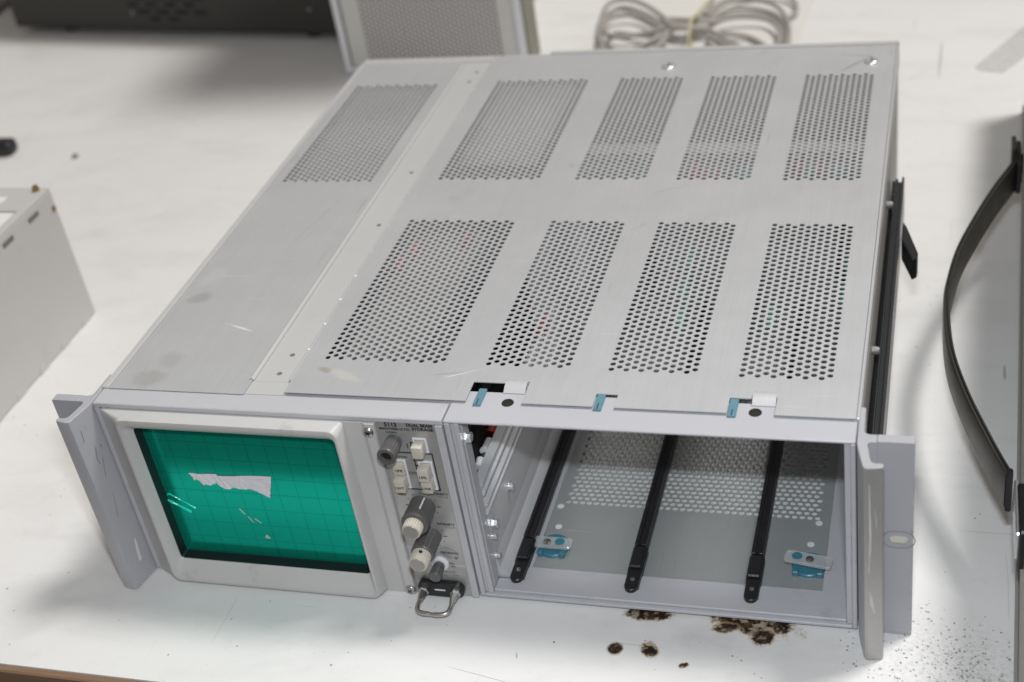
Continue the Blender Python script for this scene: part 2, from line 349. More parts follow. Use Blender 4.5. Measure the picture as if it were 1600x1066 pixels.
def perf_sheet(P, xs, ys, skip, blocks, thick, r, nseg=12, swap=False):
    """Flat sheet in u,v laid on the grid xs/ys, with staggered round holes punched in blocks.
    P(u,v,w) -> point; blocks: (u0,v0,columns,rows,du,dv); thick along w."""
    bm = bmesh.new()
    def F(pts): bm.faces.new([bm.verts.new(p) for p in pts])
    rects = []
    for (u0, v0, nc, nr, du, dv) in blocks: rects.append((u0, u0 + nc * du, v0, v0 + nr * dv))
    XS = sorted(set([round(x, 4) for x in xs] + [round(a, 4) for q in rects for a in q[:2]]))
    YS = sorted(set([round(y, 4) for y in ys] + [round(a, 4) for q in rects for a in q[2:]]))
    inside = lambda x, y, L: any(a < x < b and c < y < d for a, b, c, d in L)
    for a, b in zip(XS, XS[1:]):
        for c, d in zip(YS, YS[1:]):
            mx, my = (a + b) / 2, (c + d) / 2
            if inside(mx, my, rects) or inside(mx, my, skip): continue
            F([P(a, c, 0), P(b, c, 0), P(b, d, 0), P(a, d, 0)])
    for (u0, v0, nc, nr, du, dv) in blocks:
        for i in range(nc):
            a = u0 + i * du; b = a + du; odd = i % 2
            if odd:
                for (c, d) in ((v0, v0 + dv / 2), (v0 + (nr - .5) * dv, v0 + nr * dv)): F([P(a, c, 0), P(b, c, 0), P(b, d, 0), P(a, d, 0)])
            for j in range(nr - odd):
                c = v0 + j * dv + (dv / 2 if odd else 0); d = c + dv
                cu, cv = (a + b) / 2, (c + d) / 2
                o = [(b, cv), (b, d), (a, d), (a, cv), (a, c), (b, c)]
                ci = [(cu + r * math.cos(2 * math.pi * k / nseg), cv + r * math.sin(2 * math.pi * k / nseg)) for k in range(nseg)]
                q = nseg // 6
                for k in range(6):
                    F([P(*o[k], 0), P(*o[(k + 1) % 6], 0)] + [P(*ci[(k * q + t) % nseg], 0) for t in range(q, -1, -1)])
    bmesh.ops.remove_doubles(bm, verts=bm.verts, dist=0.002)
    be = [e for e in bm.edges if len(e.link_faces) == 1]
    ex = bmesh.ops.extrude_edge_only(bm, edges=be)
    nv = [g for g in ex['geom'] if isinstance(g, bmesh.types.BMVert)]
    off = Vector(P(0, 0, thick)) - Vector(P(0, 0, 0))
    bmesh.ops.translate(bm, vec=off, verts=nv)
    m = MB(); m.bm.free(); m.bm = bm; return m

_dg = bpy.context.evaluated_depsgraph_get
def text_bm(lines, y=0.0):
    """lines: (string, x, z, size, align, shear, bold) in the plane facing the front; one mesh"""
    bm = bmesh.new()
    for (s, x, z, size, al, shear, bold) in lines:
        cu = bpy.data.curves.new('lettering', 'FONT'); cu.body = s; cu.size = size; cu.align_x = al; cu.align_y = 'CENTER'
        cu.offset = bold; cu.shear = shear; cu.extrude = 0.02; cu.resolution_u = 3
        o = bpy.data.objects.new('lettering_source', cu); COL.objects.link(o)
        bpy.context.view_layer.update()
        me = bpy.data.meshes.new_from_object(o.evaluated_get(_dg()))
        me.transform(Matrix.Translation((x, y, z)) @ Matrix.Rotation(math.radians(90), 4, 'X'))
        bm.from_mesh(me); bpy.data.meshes.remove(me); bpy.data.objects.remove(o); bpy.data.curves.remove(cu)
    m = MB(); m.bm.free(); m.bm = bm; return m

# ================================================================== setting
t = MB().box(-1150, 1450, -86, 1700, TZ - 26, TZ).build('tabletop', M['table'], smooth=0)
tag(t, 'white laminate workbench top, scorched and speckled in front of the instrument', 'table', kind='structure')
e = MB().box(-1150, 1450, -91, -86, TZ - 30, TZ - 0.4, 1.0).build('edge_strip', M['wood'], t)
f = MB().face([(-4000, -4000, -760), (4000, -4000, -760), (4000, 4000, -760), (-4000, 4000, -760)]).build('floor', M['floor'], smooth=0)
tag(f, 'dark floor below the workbench', 'floor', kind='structure')

# ================================================================== the rack oscilloscope
osc = empty('rack_oscilloscope', (213, 233, TZ), 'grey rackmount oscilloscope with green screen, empty plug-in bays and perforated aluminium top', 'oscilloscope')

# --- display frame (left front casting)
m = MB()
m.box(0, 213, 0.0, 15, 126.8, H, 0.5)                     # top rail
m.box(0, 3.0, 0.0, 15, 0, 126.7, 0.4)                     # left rail
m.box(208.6, 212.9, -0.6, 15, -1, 126.7, 0.5)             # right rail
m.box(0, 208.5, 2.5, 15, -1, 3.0)
m.build('display_frame', M['paint'], osc)
m = MB().box(0.2, 222.0, 15.05, 27, 127, 129.6).box(3, 208, 6, 8, 3, 126)
m.build('sub_frame', M['paint'], osc)

# --- face plate round the bezel
m = MB()
m.box(155, 166.5, -0.3, 4, -1.5, 126.4, 0.4)
m.prism([(166.5, -0.3), (169, -1.6), (173.6, -1.6), (174.0, -1.0), (174.0, 4), (166.5, 4)], 'z', -1.5, 126.4, 0.3)
m.build('face_plate', M['bezel'], osc)

# --- bezel: base ring, front lip, sloping inner faces
def ring(x0, x1, z0, z1, y, r=3.0): return [(x, y, z) for x, z in rrect(x0, x1, z0, z1, r, 5)]
m = MB()
bz = [ring(3.0, 156.0, -1.0, 126.6, 3.0, 2), ring(3.4, 156.0, -1.0, 126.6, -0.2, 2), ring(15.6, 155.6, -0.2, 126.4, -7.4, 5), ring(16.2, 155.2, 0.0, 126.2, -8.3, 5), ring(18.2, 154.6, 0.8, 126.4, -10.0, 5),
      ring(19.2, 153.8, 1.9, 125.5, -10.4, 4.5), ring(20.4, 153.0, 4.0, 122.4, -10.0, 4), ring(23.2, 149.6, 13.6, 116.6, -4.2, 3), ring(23.6, 149.2, 14.2, 116.0, -3.4, 2.5)]
m.loft(bz, (False, False))
bezel = m.build('bezel', M['bezel'], osc, smooth=40)
m = MB().loft([ring(23.6, 149.2, 14.2, 116.0, -3.39, 2.5), ring(23.6, 149.2, 14.2, 116.0, 5.6, 2.5)], (False, False))
m.build('gasket', M['black'], bezel)
# --- screen
m = MB().loft([[(x, y, z) for x, z in rrect(22.0, 150.6, 12.6, 117.6, 4, 6)] for y in (4.0, 5.8)])
screen = m.build('screen', M['screen'], osc)
# torn paper label residue stuck on the filter
pap = [(47.5, 83.6), (56, 83.4), (65, 84.4), (66.4, 83.2), (82, 84.0), (101.5, 85.2), (100.5, 80), (98.2, 73.5), (96.8, 68.6), (94.5, 68.9), (90, 72.5), (84, 74.2), (80, 73.6), (75, 74.4), (71.5, 72.6), (68, 73.2), (63.8, 77.4), (60, 75.2), (55, 75.0), (51, 79.0), (49.8, 78.6)]
rp = random.Random(3); pp = []
for i, (a, b_) in enumerate(pap):
    pp.append((a, b_)); c_, d_ = pap[(i + 1) % len(pap)]
    if i > 5:
        for k in (0.33, 0.66): pp.append((a + (c_ - a) * k + rp.uniform(-.3, .3), b_ + (d_ - b_) * k + rp.uniform(-.35, .35)))
def on_screen(poly, y0, y1): return MB().prism([(u - 3.1, w - 5.9) for u, w in poly], 'y', y0, y1)
bm = bmesh.new(); vs = [bm.verts.new((u - 3.1, 3.9, w - 5.9)) for u, w in pp]
bmesh.ops.triangle_fill(bm, edges=[bm.edges.new((vs[i], vs[(i + 1) % len(vs)])) for i in range(len(vs))], use_beauty=True)
bmesh.ops.subdivide_edges(bm, edges=bm.edges[:], cuts=2, use_grid_fill=True)
for v in bm.verts: v.co.y -= 0.55 * abs(math.sin(v.co.x * .55 + 1.3 * math.sin(v.co.z * .8))) * rp.uniform(.4, 1); v.co.x += rp.uniform(-.22, .22); v.co.z += rp.uniform(-.22, .22)
m = MB(); m.bm.free(); m.bm = bm
tl = m.build('paper_scrap', M['paper'], screen, smooth=0)
tl['label'] = 'torn white paper left on the green screen'
for poly in ([(84.4, 35.6), (86.2, 38.2), (88.2, 35.2), (86.4, 35.0)], [(73.0, 57.6), (74.0, 57.9), (76.4, 53.6), (75.6, 53.3)], [(77.2, 51.8), (78.0, 52.0), (80.2, 47.6), (79.4, 47.4)], [(81.2, 50.4), (81.8, 50.8), (85.4, 47.4), (84.8, 47.0)]):
    on_screen(poly, 3.9, 3.99).build('glue_flake', M['flake'], screen, smooth=0)
for path, rad in (([(20.8, 62.4), (24, 61.9), (26, 60.9), (29, 59.0), (33, 56.6), (37, 54.2), (40, 52.2)], [.25, 1.1, .55, 1.05, .6, .85, 1.05]), ([(26.6, 66.4), (28.6, 65.6), (31, 64.4), (36, 60.9), (40, 58.2), (43.4, 55.4)], [.25, .65, .45, .25, .45, .6])):
    P_ = spline([(u - (3.1 if i else 0.5), 3.9 - (0 if i else 2), w - 5.9) for i, (u, w) in enumerate(path)], 4)
    rr_ = [rad[min(i // 4, len(rad) - 1)] * (1 - (i % 4) / 4) + rad[min(i // 4 + 1, len(rad) - 1)] * (i % 4) / 4 for i in range(len(P_))]
    MB().tube(P_, rr_, 8).build('chipped_scratch', M['chip'], screen, smooth=60)

# --- control panel
cp = MB().box(174.1, 208.5, 0.6, 4, -1, 126.7).build('control_panel', M['panel'], osc, smooth=0)
m = text_bm([('5113', 183.0, 125.0, 3.7, 'CENTER', 0, 0.16), ('DUAL BEAM', 207.2, 125.3, 2.8, 'RIGHT', 0, 0.14), ('STORAGE', 207.2, 122.7, 2.8, 'RIGHT', 0, 0.14),
             ('BRIGHTNESS (X TO)', 176.0, 122.2, 1.95, 'LEFT', 0, 0.08), ('NORMAL', 182.6, 119.8, 1.7, 'CENTER', 0, 0.02), ('STORE', 185.8, 102.7, 1.7, 'CENTER', 0, 0.04),
             ('VERT', 180.0, 75.2, 2.2, 'CENTER', 0, 0.05), ('INTENSITY', 207.4, 77.2, 2.2, 'RIGHT', 0, 0.07), ('INTENSITY', 207.2, 54.6, 2.2, 'RIGHT', 0, 0.07),
             ('PULL', 200.0, 24.2, 1.8, 'CENTER', 0, 0.05), ('ON', 200.4, 21.8, 1.8, 'CENTER', 0, 0.05), ('TEKTRONIX', 199.8, 32.4, 2.0, 'CENTER', 0.3, 0.06)], 0.56)
def bar(x0, x1, z0, z1): m.box(x0, x1, 0.52, 0.59, z0, z1)
w = 0.42
bar(184, 203.6, 106.0 - w, 106.0 + w); bar(203.4 - w, 203.4 + w, 80.0, 106.0); bar(184, 203.6, 79.9 - w, 79.9 + w)
bar(192.3 - .3, 192.3 + .3, 85, 113.6); bar(192, 195, 113.3 - .4, 113.3 + .4); bar(192, 195, 97.2 - .5, 97.2 + .5); bar(192, 195, 84.6 - .4, 84.6 + .4)
bar(186.8, 194.4, 91.9, 92.25); bar(186.8, 194.4, 90.7, 91.05); bar(189.9, 190.4, 109, 112.6)
for (cx, cz, rr) in ((190.8, 67.6, 9.2), (191.2, 45.4, 8.6)):
    for k in range(-3, 9):
        a = math.radians(90 - 30 * k)
        px, pz = cx + rr * math.cos(a), cz + rr * math.sin(a)
        if px > 207 or px < 176: continue
        if k % 3 == 0: (bar(px - .2, px + .2, pz - 1.0, pz + 1.2) if k % 6 == 0 else bar(px - 1, px + 1.4, pz - .25, pz + .25))
        else: bar(px - .3, px + .3, pz - .3, pz + .3)
m.build('lettering', M['ink'], cp, smooth=0)
for yy in (75.0, 52.4): text_bm([('FOCUS', 207.0, yy, 1.8, 'RIGHT', 0, 0.02)], 0.56).build('faint_lettering', M['faint'], cp, smooth=0)
m = text_bm([('CALIBRATOR', 196.2, 17.2, 1.7, 'CENTER', 0, 0.03), ('4 mA', 193.6, 14.6, 1.8, 'CENTER', 0, 0.03), ('0.4 V', 201.4, 14.6, 1.8, 'CENTER', 0, 0.03)], 0.56)
logo = spline([(194.8, 34.6, 0), (195.6, 36.0, 0), (199, 36.4, 0), (203.4, 34.6, 0), (205, 31.2, 0), (204.2, 28.8, 0), (201, 28.6, 0), (197, 30.2, 0)], 6, True)
m.build('faint_lettering', M['faint'], cp, smooth=0)
m = MB()
for a, b_ in list(zip(logo, logo[1:]))[:44]:
    d_ = (b_ - a).normalized(); nn = Vector((-d_.y, d_.x, 0)) * 0.17
    m.face([(q.x, 0.56, q.y) for q in (a + nn, b_ + nn, b_ - nn, a - nn)])
m.box(202.6, 204.8, 0.52, 0.57, 28.4, 29.2).box(203.3, 203.9, 0.52, 0.58, 27.6, 30.2)
bmesh.ops.remove_doubles(m.bm, verts=m.bm.verts, dist=0.2)
m.build('logo_mark', M['faint'], cp, smooth=0)

# --- push buttons with their white surrounds
def frame_ring(x0, x1, z0, z1, t_):
    m = MB(); m.box(x0, x1, -0.4, 0.55, z1 - t_, z1, .12).box(x0, x1, -0.4, 0.55, z0, z0 + t_, .12).box(x0, x0 + t_, -0.4, 0.55, z0 + t_ + .02, z1 - t_ - .02, .12).box(x1 - t_, x1, -0.4, 0.55, z0 + t_ + .02, z1 - t_ - .02, .12); return m
fr = [frame_ring(194.2, 202.2, 107.2, 117.2, 1.1).build('button_surround', M['white'], cp, smooth=0),
      frame_ring(178.6, 187.0, 80.8, 101.2, 1.1).build('button_surround', M['white'], cp, smooth=0),
      frame_ring(194.2, 202.6, 80.8, 101.2, 1.1).build('button_surround', M['white'], cp, smooth=0)]
for (cx, cz, d_, tx, w_, h_) in ((198.1, 112.0, 7.0, None, 6.0, 7.6), (182.8, 95.6, 2.2, 'UPR', 6.2, 8.6), (182.8, 86.4, 6.2, 'LWT', 6.2, 8.6), (198.4, 95.6, 6.6, 'UPR', 6.2, 8.6), (198.4, 86.4, 5.2, 'LWR', 6.2, 8.6)):
    m = MB().box(cx - w_ / 2, cx + w_ / 2, -d_, 0.55, cz - h_ / 2, cz + h_ / 2, 0.5, 2)
    bt = m.build('push_button', M['cream'], cp)
    if tx: text_bm([(tx, cx, cz - 0.8, 2.5, 'CENTER', 0, 0.06)], -d_ - 0.03).build('button_letters', M['ink'], bt, smooth=0)

# --- knobs
def knob(cx, cz, prof, flute, nf, n=96, mat='knob', y0=0.55):
    return MB().lathe((cx, y0, cz), (0, -1, 0), prof, n, flute, nf).build('control_knob', M[mat], cp, smooth=40)
k1 = knob(183.2, 114.1, [(0, 4.2), (1.0, 4.4), (1.2, 4.6, 1), (11.0, 5.0, 1), (12.2, 5.3, 0), (13.6, 5.3, 0), (14.0, 5.0), (14.05, 3.1), (11.0, 2.9), (10.9, 0.2)], 0.09, 16)
MB().lathe((183.2, -11.2, 114.1), (0, -1, 0), [(0, 2.85), (.6, 2.85), (.61, .1)], 20).build('knob_hole', M['slot'], k1)
k2 = knob(190.8, 67.6, [(0, 7.6), (0.8, 7.7), (1.0, 7.5, 1), (13.8, 7.7, 1), (14.8, 7.9, 0), (15.6, 7.5), (15.8, 0.5)], 0.035, 24)
MB().lathe((190.8, -15.2, 67.6), (0, -1, 0), [(0, 5.5), (.2, 5.6, 1), (5.6, 5.4, 1), (6.1, 4.6), (6.12, .2)], 96, .06, 24).build('knob_cap', M['cream'], k2, smooth=40)
MB().lathe((190.8, -21.4, 67.6), (0, -1, 0), [(0, 4.4), (.12, 4.3), (.13, .2)], 32).build('cap_face', M['capface'], k2)
MB().box(193.0, 193.9, -9.5, -0.5, 74.2, 75.2, .2).build('pointer_line', M['white'], k2, smooth=0)
k3 = knob(191.2, 45.4, [(0, 6.6), (0.8, 6.7), (1.0, 6.6, 1), (14.5, 6.8, 1), (15.4, 6.7, 0), (16.0, 6.2), (16.2, .5)], 0.035, 24)
MB().lathe((191.2, -15.6, 45.4), (0, -1, 0), [(0, 5.5), (.2, 5.6, 1), (7.6, 5.5, 1), (8.2, 4.6), (8.22, .2)], 96, .05, 24).build('knob_cap', M['cream'], k3, smooth=40)
MB().lathe((191.2, -23.8, 45.4), (0, -1, 0), [(0, 4.4), (.12, 4.3), (.13, .2)], 32).build('cap_face', M['capface'], k3)
MB().lathe((192.3, -18.6, 50.3), (.2, .1, 1), [(0, 1.0), (.75, 1.0), (.76, .1)], 16).build('set_screw_hole', M['slot'], k3)
wsh = MB().lathe((193.2, 0.55, 24.0), (0, -1, 0), [(0, 5.2), (1.6, 5.0), (2.0, 4.4), (2.02, .5)], 32).build('pull_switch_collar', M['white'], cp)
MB().lathe((193.2, -1.4, 24.0), (0, -1, 0), [(0, 3.2), (1, 3.3), (1.2, 3.0), (1.9, 3.0), (2.1, 3.6), (3.0, 3.6), (3.2, 3.0), (3.9, 3.0), (4.1, 3.6), (9.6, 3.8), (10.1, 3.3), (10.12, .3)], 32).build('pull_switch', M['knob'], cp, smooth=40)
# --- calibrator loop on its black base
lb = MB().prism(rrect(177.0, 205.2, 0.2, 11.0, 4.6, 6), 'y', -3.2, 0.55, .5).build('loop_base', M['black'], osc)
MB().box(187.4, 194.0, -3.32, -3.18, 5.2, 6.2).build('base_mark', M['white'], lb, smooth=0)
for cx in (181.2, 200.8):
    MB().lathe((cx, -3.2, 5.6), (0.0, -1, 0.0), [(0, 3.3), (2.4, 3.3), (3.0, 2.6), (9.5, 1.5), (9.6, .4)], 6).build('ferrule', M['steel'], lb, smooth=0)
lp = spline([(181.2, -10, 5.6), (181.0, -16, 5.2), (182.0, -19.6, 4.8), (185.4, -21.2, 4.6), (190.4, -21.4, 4.6), (191.2, -21.6, 4.6), (196.6, -21.2, 4.6), (200.0, -19.6, 4.8), (201.0, -16, 5.2), (200.8, -10, 5.6)], 6)
MB().tube(lp, [1.05 if 22 < i < 32 else 1.35 for i in range(len(lp))], 12).build('wire_loop', M['steel'], lb, smooth=50)

# --- cross-head screws
def screw(c, d, r, h, mat='steel', nm='screw'):
    m = MB().lathe(c, d, [(0, r), (h * .4, r), (h * .75, r * .8), (h, r * .35), (h + .01, .05)], 24); o = m.build(nm, M[mat], osc, smooth=50)
    return o
for c in ((170.3, -1.6, 121.2), (171.4, -1.6, 2.6)):
    o = screw(c, (0, -1, 0), 3.1, 2.0); x, y, z = c
    m = MB()
    for a in (0.6, 0.6 + math.pi / 2):
        d_ = Vector((math.cos(a), 0, math.sin(a))); n_ = Vector((-d_.z, 0, d_.x)) * .35; p = Vector((x, y - 2.06, z))
        m.face([p - d_ * 1.6 - n_, p + d_ * 1.6 - n_, p + d_ * 1.6 + n_, p - d_ * 1.6 + n_])
    m.build('screw_cross', M['slot'], o, smooth=0)

# --- plug-in bay frame
m = MB()
m.box(213.9, W, 0.0, 27, 128.2, H - .1, 0.6)                 # top rail with deck
m.box(214.0, 217.0, 0.0, 12, 0.4, 128.1, 0.5)                # left rail, stepped
m.box(217.0, 219.2, 1.6, 12, 2.8, 128.1, 0.3)
m.box(219.2, 222.0, 0.6, 12, 2.8, 128.1, 0.4)
m.box(424.4, W, 0.0, 12, 0.4, 128.1, 0.5)
m.box(421.4, 424.4, 1.4, 12, 2.8, 128.1, 0.3)
m.box(217.0, 424.4, 0.0, 12, 0.4, 2.6, 0.5)
m.box(222.05, 421.35, 2.4, 12, 2.6, 4.6, 0.5)
m.box(222.05, 421.35, 12.05, 24.4, 0.4, 2.6).box(222.05, 239.4, 24.45, 300, 0.4, 2.6).box(406.6, 421.35, 24.45, 300, 0.4, 2.6)
m.build('bay_frame', M['bay'], osc)

# bay left wall, right wall, gutter and rear
m = MB()
prof = [(218, 4), (234, 4), (229, 6.5), (224.0, 12), (222.2, 20), (222.0, 52), (223.6, 53), (223.6, 54.4), (222.0, 55), (222, 58.5), (224.2, 59.3), (224.2, 61.0), (221.2, 61.6), (221.2, 66.5), (223.8, 67.3), (223.8, 69), (222.4, 69.6), (222.4, 73.6), (223.4, 74.2), (223.4, 75.6), (218, 75.6)]
m.prism([(a, b_) for a, b_ in prof], 'y', 13.0, 300)
m.build('bay_side_rail', M['wall_alu'], osc, smooth=0)
m = MB().box(220.4, 222.4, 4, 12.6, 5, 127.8, .2).box(219.2, 220.4, 6, 11.6, 5, 127.8)
m.build('corner_bracket', M['bay'], osc)
MB().box(221, 222, 150, 300, 75.7, 128).build('bay_wall', M['wall_alu'], osc, smooth=0)
MB().box(422, 423.6, 12.1, 300, 3, 128).build('bay_wall', M['wall_alu'], osc, smooth=0)
m = MB().box(222.1, 421.9, 298, 299.8, 4, 127).build('bay_rear_wall', M['floor_alu'], osc, smooth=0)
for cx in (264, 331, 398): MB().box(cx - 4, cx + 4, 290, 297.9, 20, 110, .8).build('edge_connector', M['black'], osc)

# perforated bay floor plate
P = lambda u, v, w: (v, u, 0.7 - w)      # columns run along y, rows along x
du, dv = 3.87, 4.47
fl = perf_sheet(P, [24.5, 290], [239.5, 406.5], [], [(83.4, 244.4, 43, 35, du, dv)], 0.2, 1.72)
for hx, hy in (): pass
flo = fl.build('bay_floor_plate', M['floor_alu'], osc, smooth=0)
for hx, hy in ((242.9, 82 - 4.5), (245.9, 59.2), (399.8, 78.0), (396.7, 59.7)):
    MB().lathe((hx, hy + 3, .71), (0, 0, 1), [(0, 2.1), (.15, 2.0), (.16, .1)], 20).build('rivet', M['white'], flo)
# guide rails
def guide(cx):
    m = MB()
    m.prism([(cx - 3.6, 300), (cx - 3.6, 44), (cx - 4.3, 42.5), (cx - 4.3, 24), (cx - 3.9, 22.5), (cx - 3.9, 14)] + [(cx + 3.9 * math.cos(a), 12.5 + 4.2 * math.sin(a)) for a in [math.pi * (1 + i / 8) for i in range(9)]] + [(cx + 3.9, 14), (cx + 3.9, 22.5), (cx + 4.3, 24), (cx + 4.3, 42.5), (cx + 3.6, 44), (cx + 3.6, 300)], 'z', 2.65, 7.2, .4)
    m.box(cx - 3.7, cx + 3.7, 25, 42, 7.2, 9.6, .8).box(cx - 3.3, cx - 0.9, 42.1, 299, 7.0, 10.4, .3).box(cx + 0.9, cx + 3.3, 42.1, 299, 7.0, 10.4, .3).box(cx - 0.85, cx + 0.85, 43, 299, 7.0, 9.5)
    g = m.build('guide_rail', M['black'], osc)
    MB().lathe((cx, 17.0, 7.2), (0, 0, 1), [(0, 1.5), (.5, 1.3), (.7, .3)], 12).build('guide_pin', M['steel'], g)
for cx in (233.4, 301.2, 368.8): guide(cx)
# plug-in latches: clear bars on teal turn discs
for (cx, cy, rot, L, w_, zz) in ((247.5, 42.5, 0.0, 24, 8.6, 5.6), (397.3, 43.0, -0.16, 27, 9.0, 7.2)):
    lt = MB().lathe((cx, cy + 2, .75), (0, 0, 1), [(0, 9.6), (1.4, 9.6), (1.9, 9.0), (1.92, .4)], 32).build('latch_disc', M['teal2'], osc)
    m = MB()
    for sx in (-1, 1): m.box(cx + sx * 6.8 - 1.8, cx + sx * 6.8 + 1.8, cy - 7.4, cy - 3.6, .75, 4.4, .5)
    m.build('latch_foot', M['teal2'], lt)
    R2 = Matrix.Rotation(rot, 4, 'Z')
    m = MB().prism(rrect(-L / 2, L / 2, -w_ / 2, w_ / 2, 2.0, 4), 'z', zz - .8, zz + 1.4, .4)
    bmesh.ops.transform(m.bm, matrix=Matrix.Translation((cx, cy, 0)) @ R2, verts=m.bm.verts)
    m.build('latch_bar', M['clear'], lt)
    q = R2 @ Vector((4.5 if rot == 0 else -6.5, 0.5, 0))
    MB().lathe((cx + q.x, cy + q.y, zz + 1.38), (0, 0, 1), [(0, 3.0), (.12, 2.9), (.13, .2)], 20).build('latch_spot', M['teal2'], lt)
    q = R2 @ Vector((-3 if rot == 0 else 1.0, -.5, 0))
    MB().lathe((cx + q.x, cy + q.y, zz + 1.38), (0, 0, 1), [(0, 2.4), (.5, 2.2), (.9, 1.2), (.95, .1)], 20).build('latch_rivet', M['steel'], lt)
# bolts on the bay side wall
for (y, z, r) in ((6.9, 114.1, 2.9), (53.3, 39, 2.4), (19, 41, 2.9), (13.5, 36, 1.8), (13.5, 21, 1.8)):
    x0 = 222.3
    m = MB().lathe((x0, y, z), (1, 0, 0), [(0, r * 1.25), (.8, r * 1.25), (.82, r), (3.2, r), (3.5, r * .8), (3.52, .2)], 6 if r > 2.6 else 20); m.build('bolt', M['chrome'], osc)

# --- inner parts glimpsed through the bay wall opening and the perforations
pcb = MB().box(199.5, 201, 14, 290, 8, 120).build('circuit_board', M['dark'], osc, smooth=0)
def comp(c, d, r, L, mat, nm):
    MB().lathe(c, d, [(0, r * .55), (.3, r), (1.5, r), (1.7, r * .85), (L - 1.7, r * .85), (L - 1.5, r), (L - .3, r), (L, r * .55)], 16).build(nm, M[mat], pcb, smooth=40)
comp((205, 67, 53), (0, 1, -0.1), 2.6, 12, 'white', 'resistor'); comp((205, 54, 51.5), (0, 1, 0.1), 2.6, 7, 'white', 'resistor')
comp((204.5, 83, 53), (0, 1, 0), 3.2, 10, 'red', 'capacitor'); comp((204, 97, 55), (0, 1, 0), 2.4, 26, 'steel', 'resistor'); comp((206, 62, 51.6), (0, 1, 0), 2.2, 4, 'steel', 'resistor')
comp((203, 70, 84), (0, 1, 0), 5, 26, 'dark', 'capacitor'); comp((204, 40, 86), (0, 1, 0), 4, 20, 'black', 'capacitor')
for q in ((12, 86, 262, 420, 110, 126.5), (134, 192, 288, 418, 110, 127), (131, 180, 60, 204, 108, 124), (6, 110, 24, 255, 90, 112)):
    MB().box(*q, 1.0).build('shield_can', M['shield'], osc)
for x0, x1 in ((226, 274), (296, 342), (366, 410)):
    MB().box(x0 - 6, x1 + 6, 304, 319, 123, 127).build('cross_bar', M['shield'], osc, smooth=0)
rr = random.Random(5)
for (x0, x1, y0, y1, z, k) in ((228, 274, 312, 440, 70, 6), (296, 344, 312, 440, 70, 6), (364, 412, 312, 440, 70, 6)):
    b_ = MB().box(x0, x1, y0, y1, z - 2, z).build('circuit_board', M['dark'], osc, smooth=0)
for (x, y, z, mt) in ((262, 270, 122, 'lead'), (268, 276, 122, 'lead'), (273, 272, 122, 'lead'), (303, 286, 122, 'red'), (309, 278, 122, 'red'), (319, 280, 122, 'red'), (331, 272, 122, 'lead'), (337, 280, 122, 'lead'), (341, 276, 122, 'lead'), (367, 300, 122, 'red'), (371, 288, 122, 'red'), (378, 278, 122, 'lead'), (386, 288, 122, 'red'), (398, 278, 122, 'lead'), (403, 284, 122, 'lead'), (409, 276, 122, 'lead'),
                      (318, 150, 117, 'lead'), (316, 185, 117, 'lead'), (321, 120, 117, 'lead'), (411, 150, 117, 'lead'), (411, 185, 117, 'lead'), (372, 125, 117, 'lead'), (240, 110, 117, 'red'), (140, 175, 126, 'red'), (134, 158, 126, 'red'), (170, 190, 126, 'red')):
    MB().box(x - 2.4, x + 2.4, y - 7, y + 7, z - 3, z + 3, .8).build('wire_lead', M[mt], osc)

# --- covers
hx, hy, hr = 4.1, 4.8, 1.62
def blk(x, y, nc): return (x - hx / 2 + 1.3, y, nc, 33, hx, hy)
Ptop = lambda z: (lambda u, v, w: (u, v, z - w))
lc = perf_sheet(Ptop(131.0), [3.8, 90.8], [13.6, 456], [], [blk(11.4, 257.5, 17)], 0.4, hr)
lc.build('left_cover', M['alu'], osc, smooth=0)
m = MB().prism([(88.6, 131.02), (89.2, 131.9), (90.2, 132.3), (91.2, 131.9), (91.6, 130.6)], 'y', 27, 450); m.build('cover_fold', M['strip'], osc, smooth=60)  # pale enamel colour paints the highlight running along this fold
xs = [115.2, 222.4, 226.0, 240.2, 253.8, 292.4, 304, 362.4, 373.4, 386.4, 426.2]
notch = [(222.4, 253.8, 10, 32.8), (240.2, 253.8, 10, 35), (292.4, 304, 10, 27), (362.4, 373.4, 10, 28.5), (373.4, 386.4, 10, 30.5)]
ys = [16.0, 27, 28.5, 30.5, 32.8, 35, 455.5, 462.5]
bl = [blk(127.6, 47.4, 18), blk(224.6, 47.4, 12), blk(294.4, 46.6, 12), blk(364.6, 45.6, 12), blk(129.6, 258.6, 18), blk(227.2, 258.2, 12), blk(295.8, 257.4, 12), blk(364.9, 256.4, 12)]
rc = perf_sheet(Ptop(131.9), xs, ys, notch, bl, 0.5, hr)
rc.build('right_cover', M['alu'], osc, smooth=0)
# folded edges of the right cover, raised where rolled
m = MB().box(113.6, 115.1, 27, 455, 130.1, 132.4, .4); m.build('cover_flange', M['alu'], osc)
m = MB().box(426.3, 428.2, 16, 462, 118, 132.1, .5); m.build('side_flange', M['alu'], osc)
# small rivets along the flange; front four coloured white to paint their shine
for y in (56.2, 82.3, 108.4, 135.1, 165, 196.6, 240, 300, 350, 400):
    MB().lathe((114.3, y, 132.3), (0, 0, 1), [(0, 1.0), (.4, .9), (.6, .2)], 12).build('rivet', M['white' if y < 140 else 'clip'], osc)
# deck strip between the covers, with small screw holes
m = MB().box(90, 116.5, 27.1, 462, 129.0, 130.15).build('deck_strip', M['strip'], osc, smooth=0)
m2 = MB().box(90, 116.5, 15.1, 27.0, 129.7, 130.15).build('deck_tab', M['strip'], osc, smooth=0)
for x, y in ((104.1, 34.9), (104.6, 53.1), (106.2, 200.5), (105.2, 272.4), (104.2, 419.8), (105.4, 437.3)):
    MB().lathe((x, y, 130.16), (0, 0, 1), [(0, 1.6), (.06, 1.6), (.07, .1)], 16).build('screw_hole', M['faint'], m)
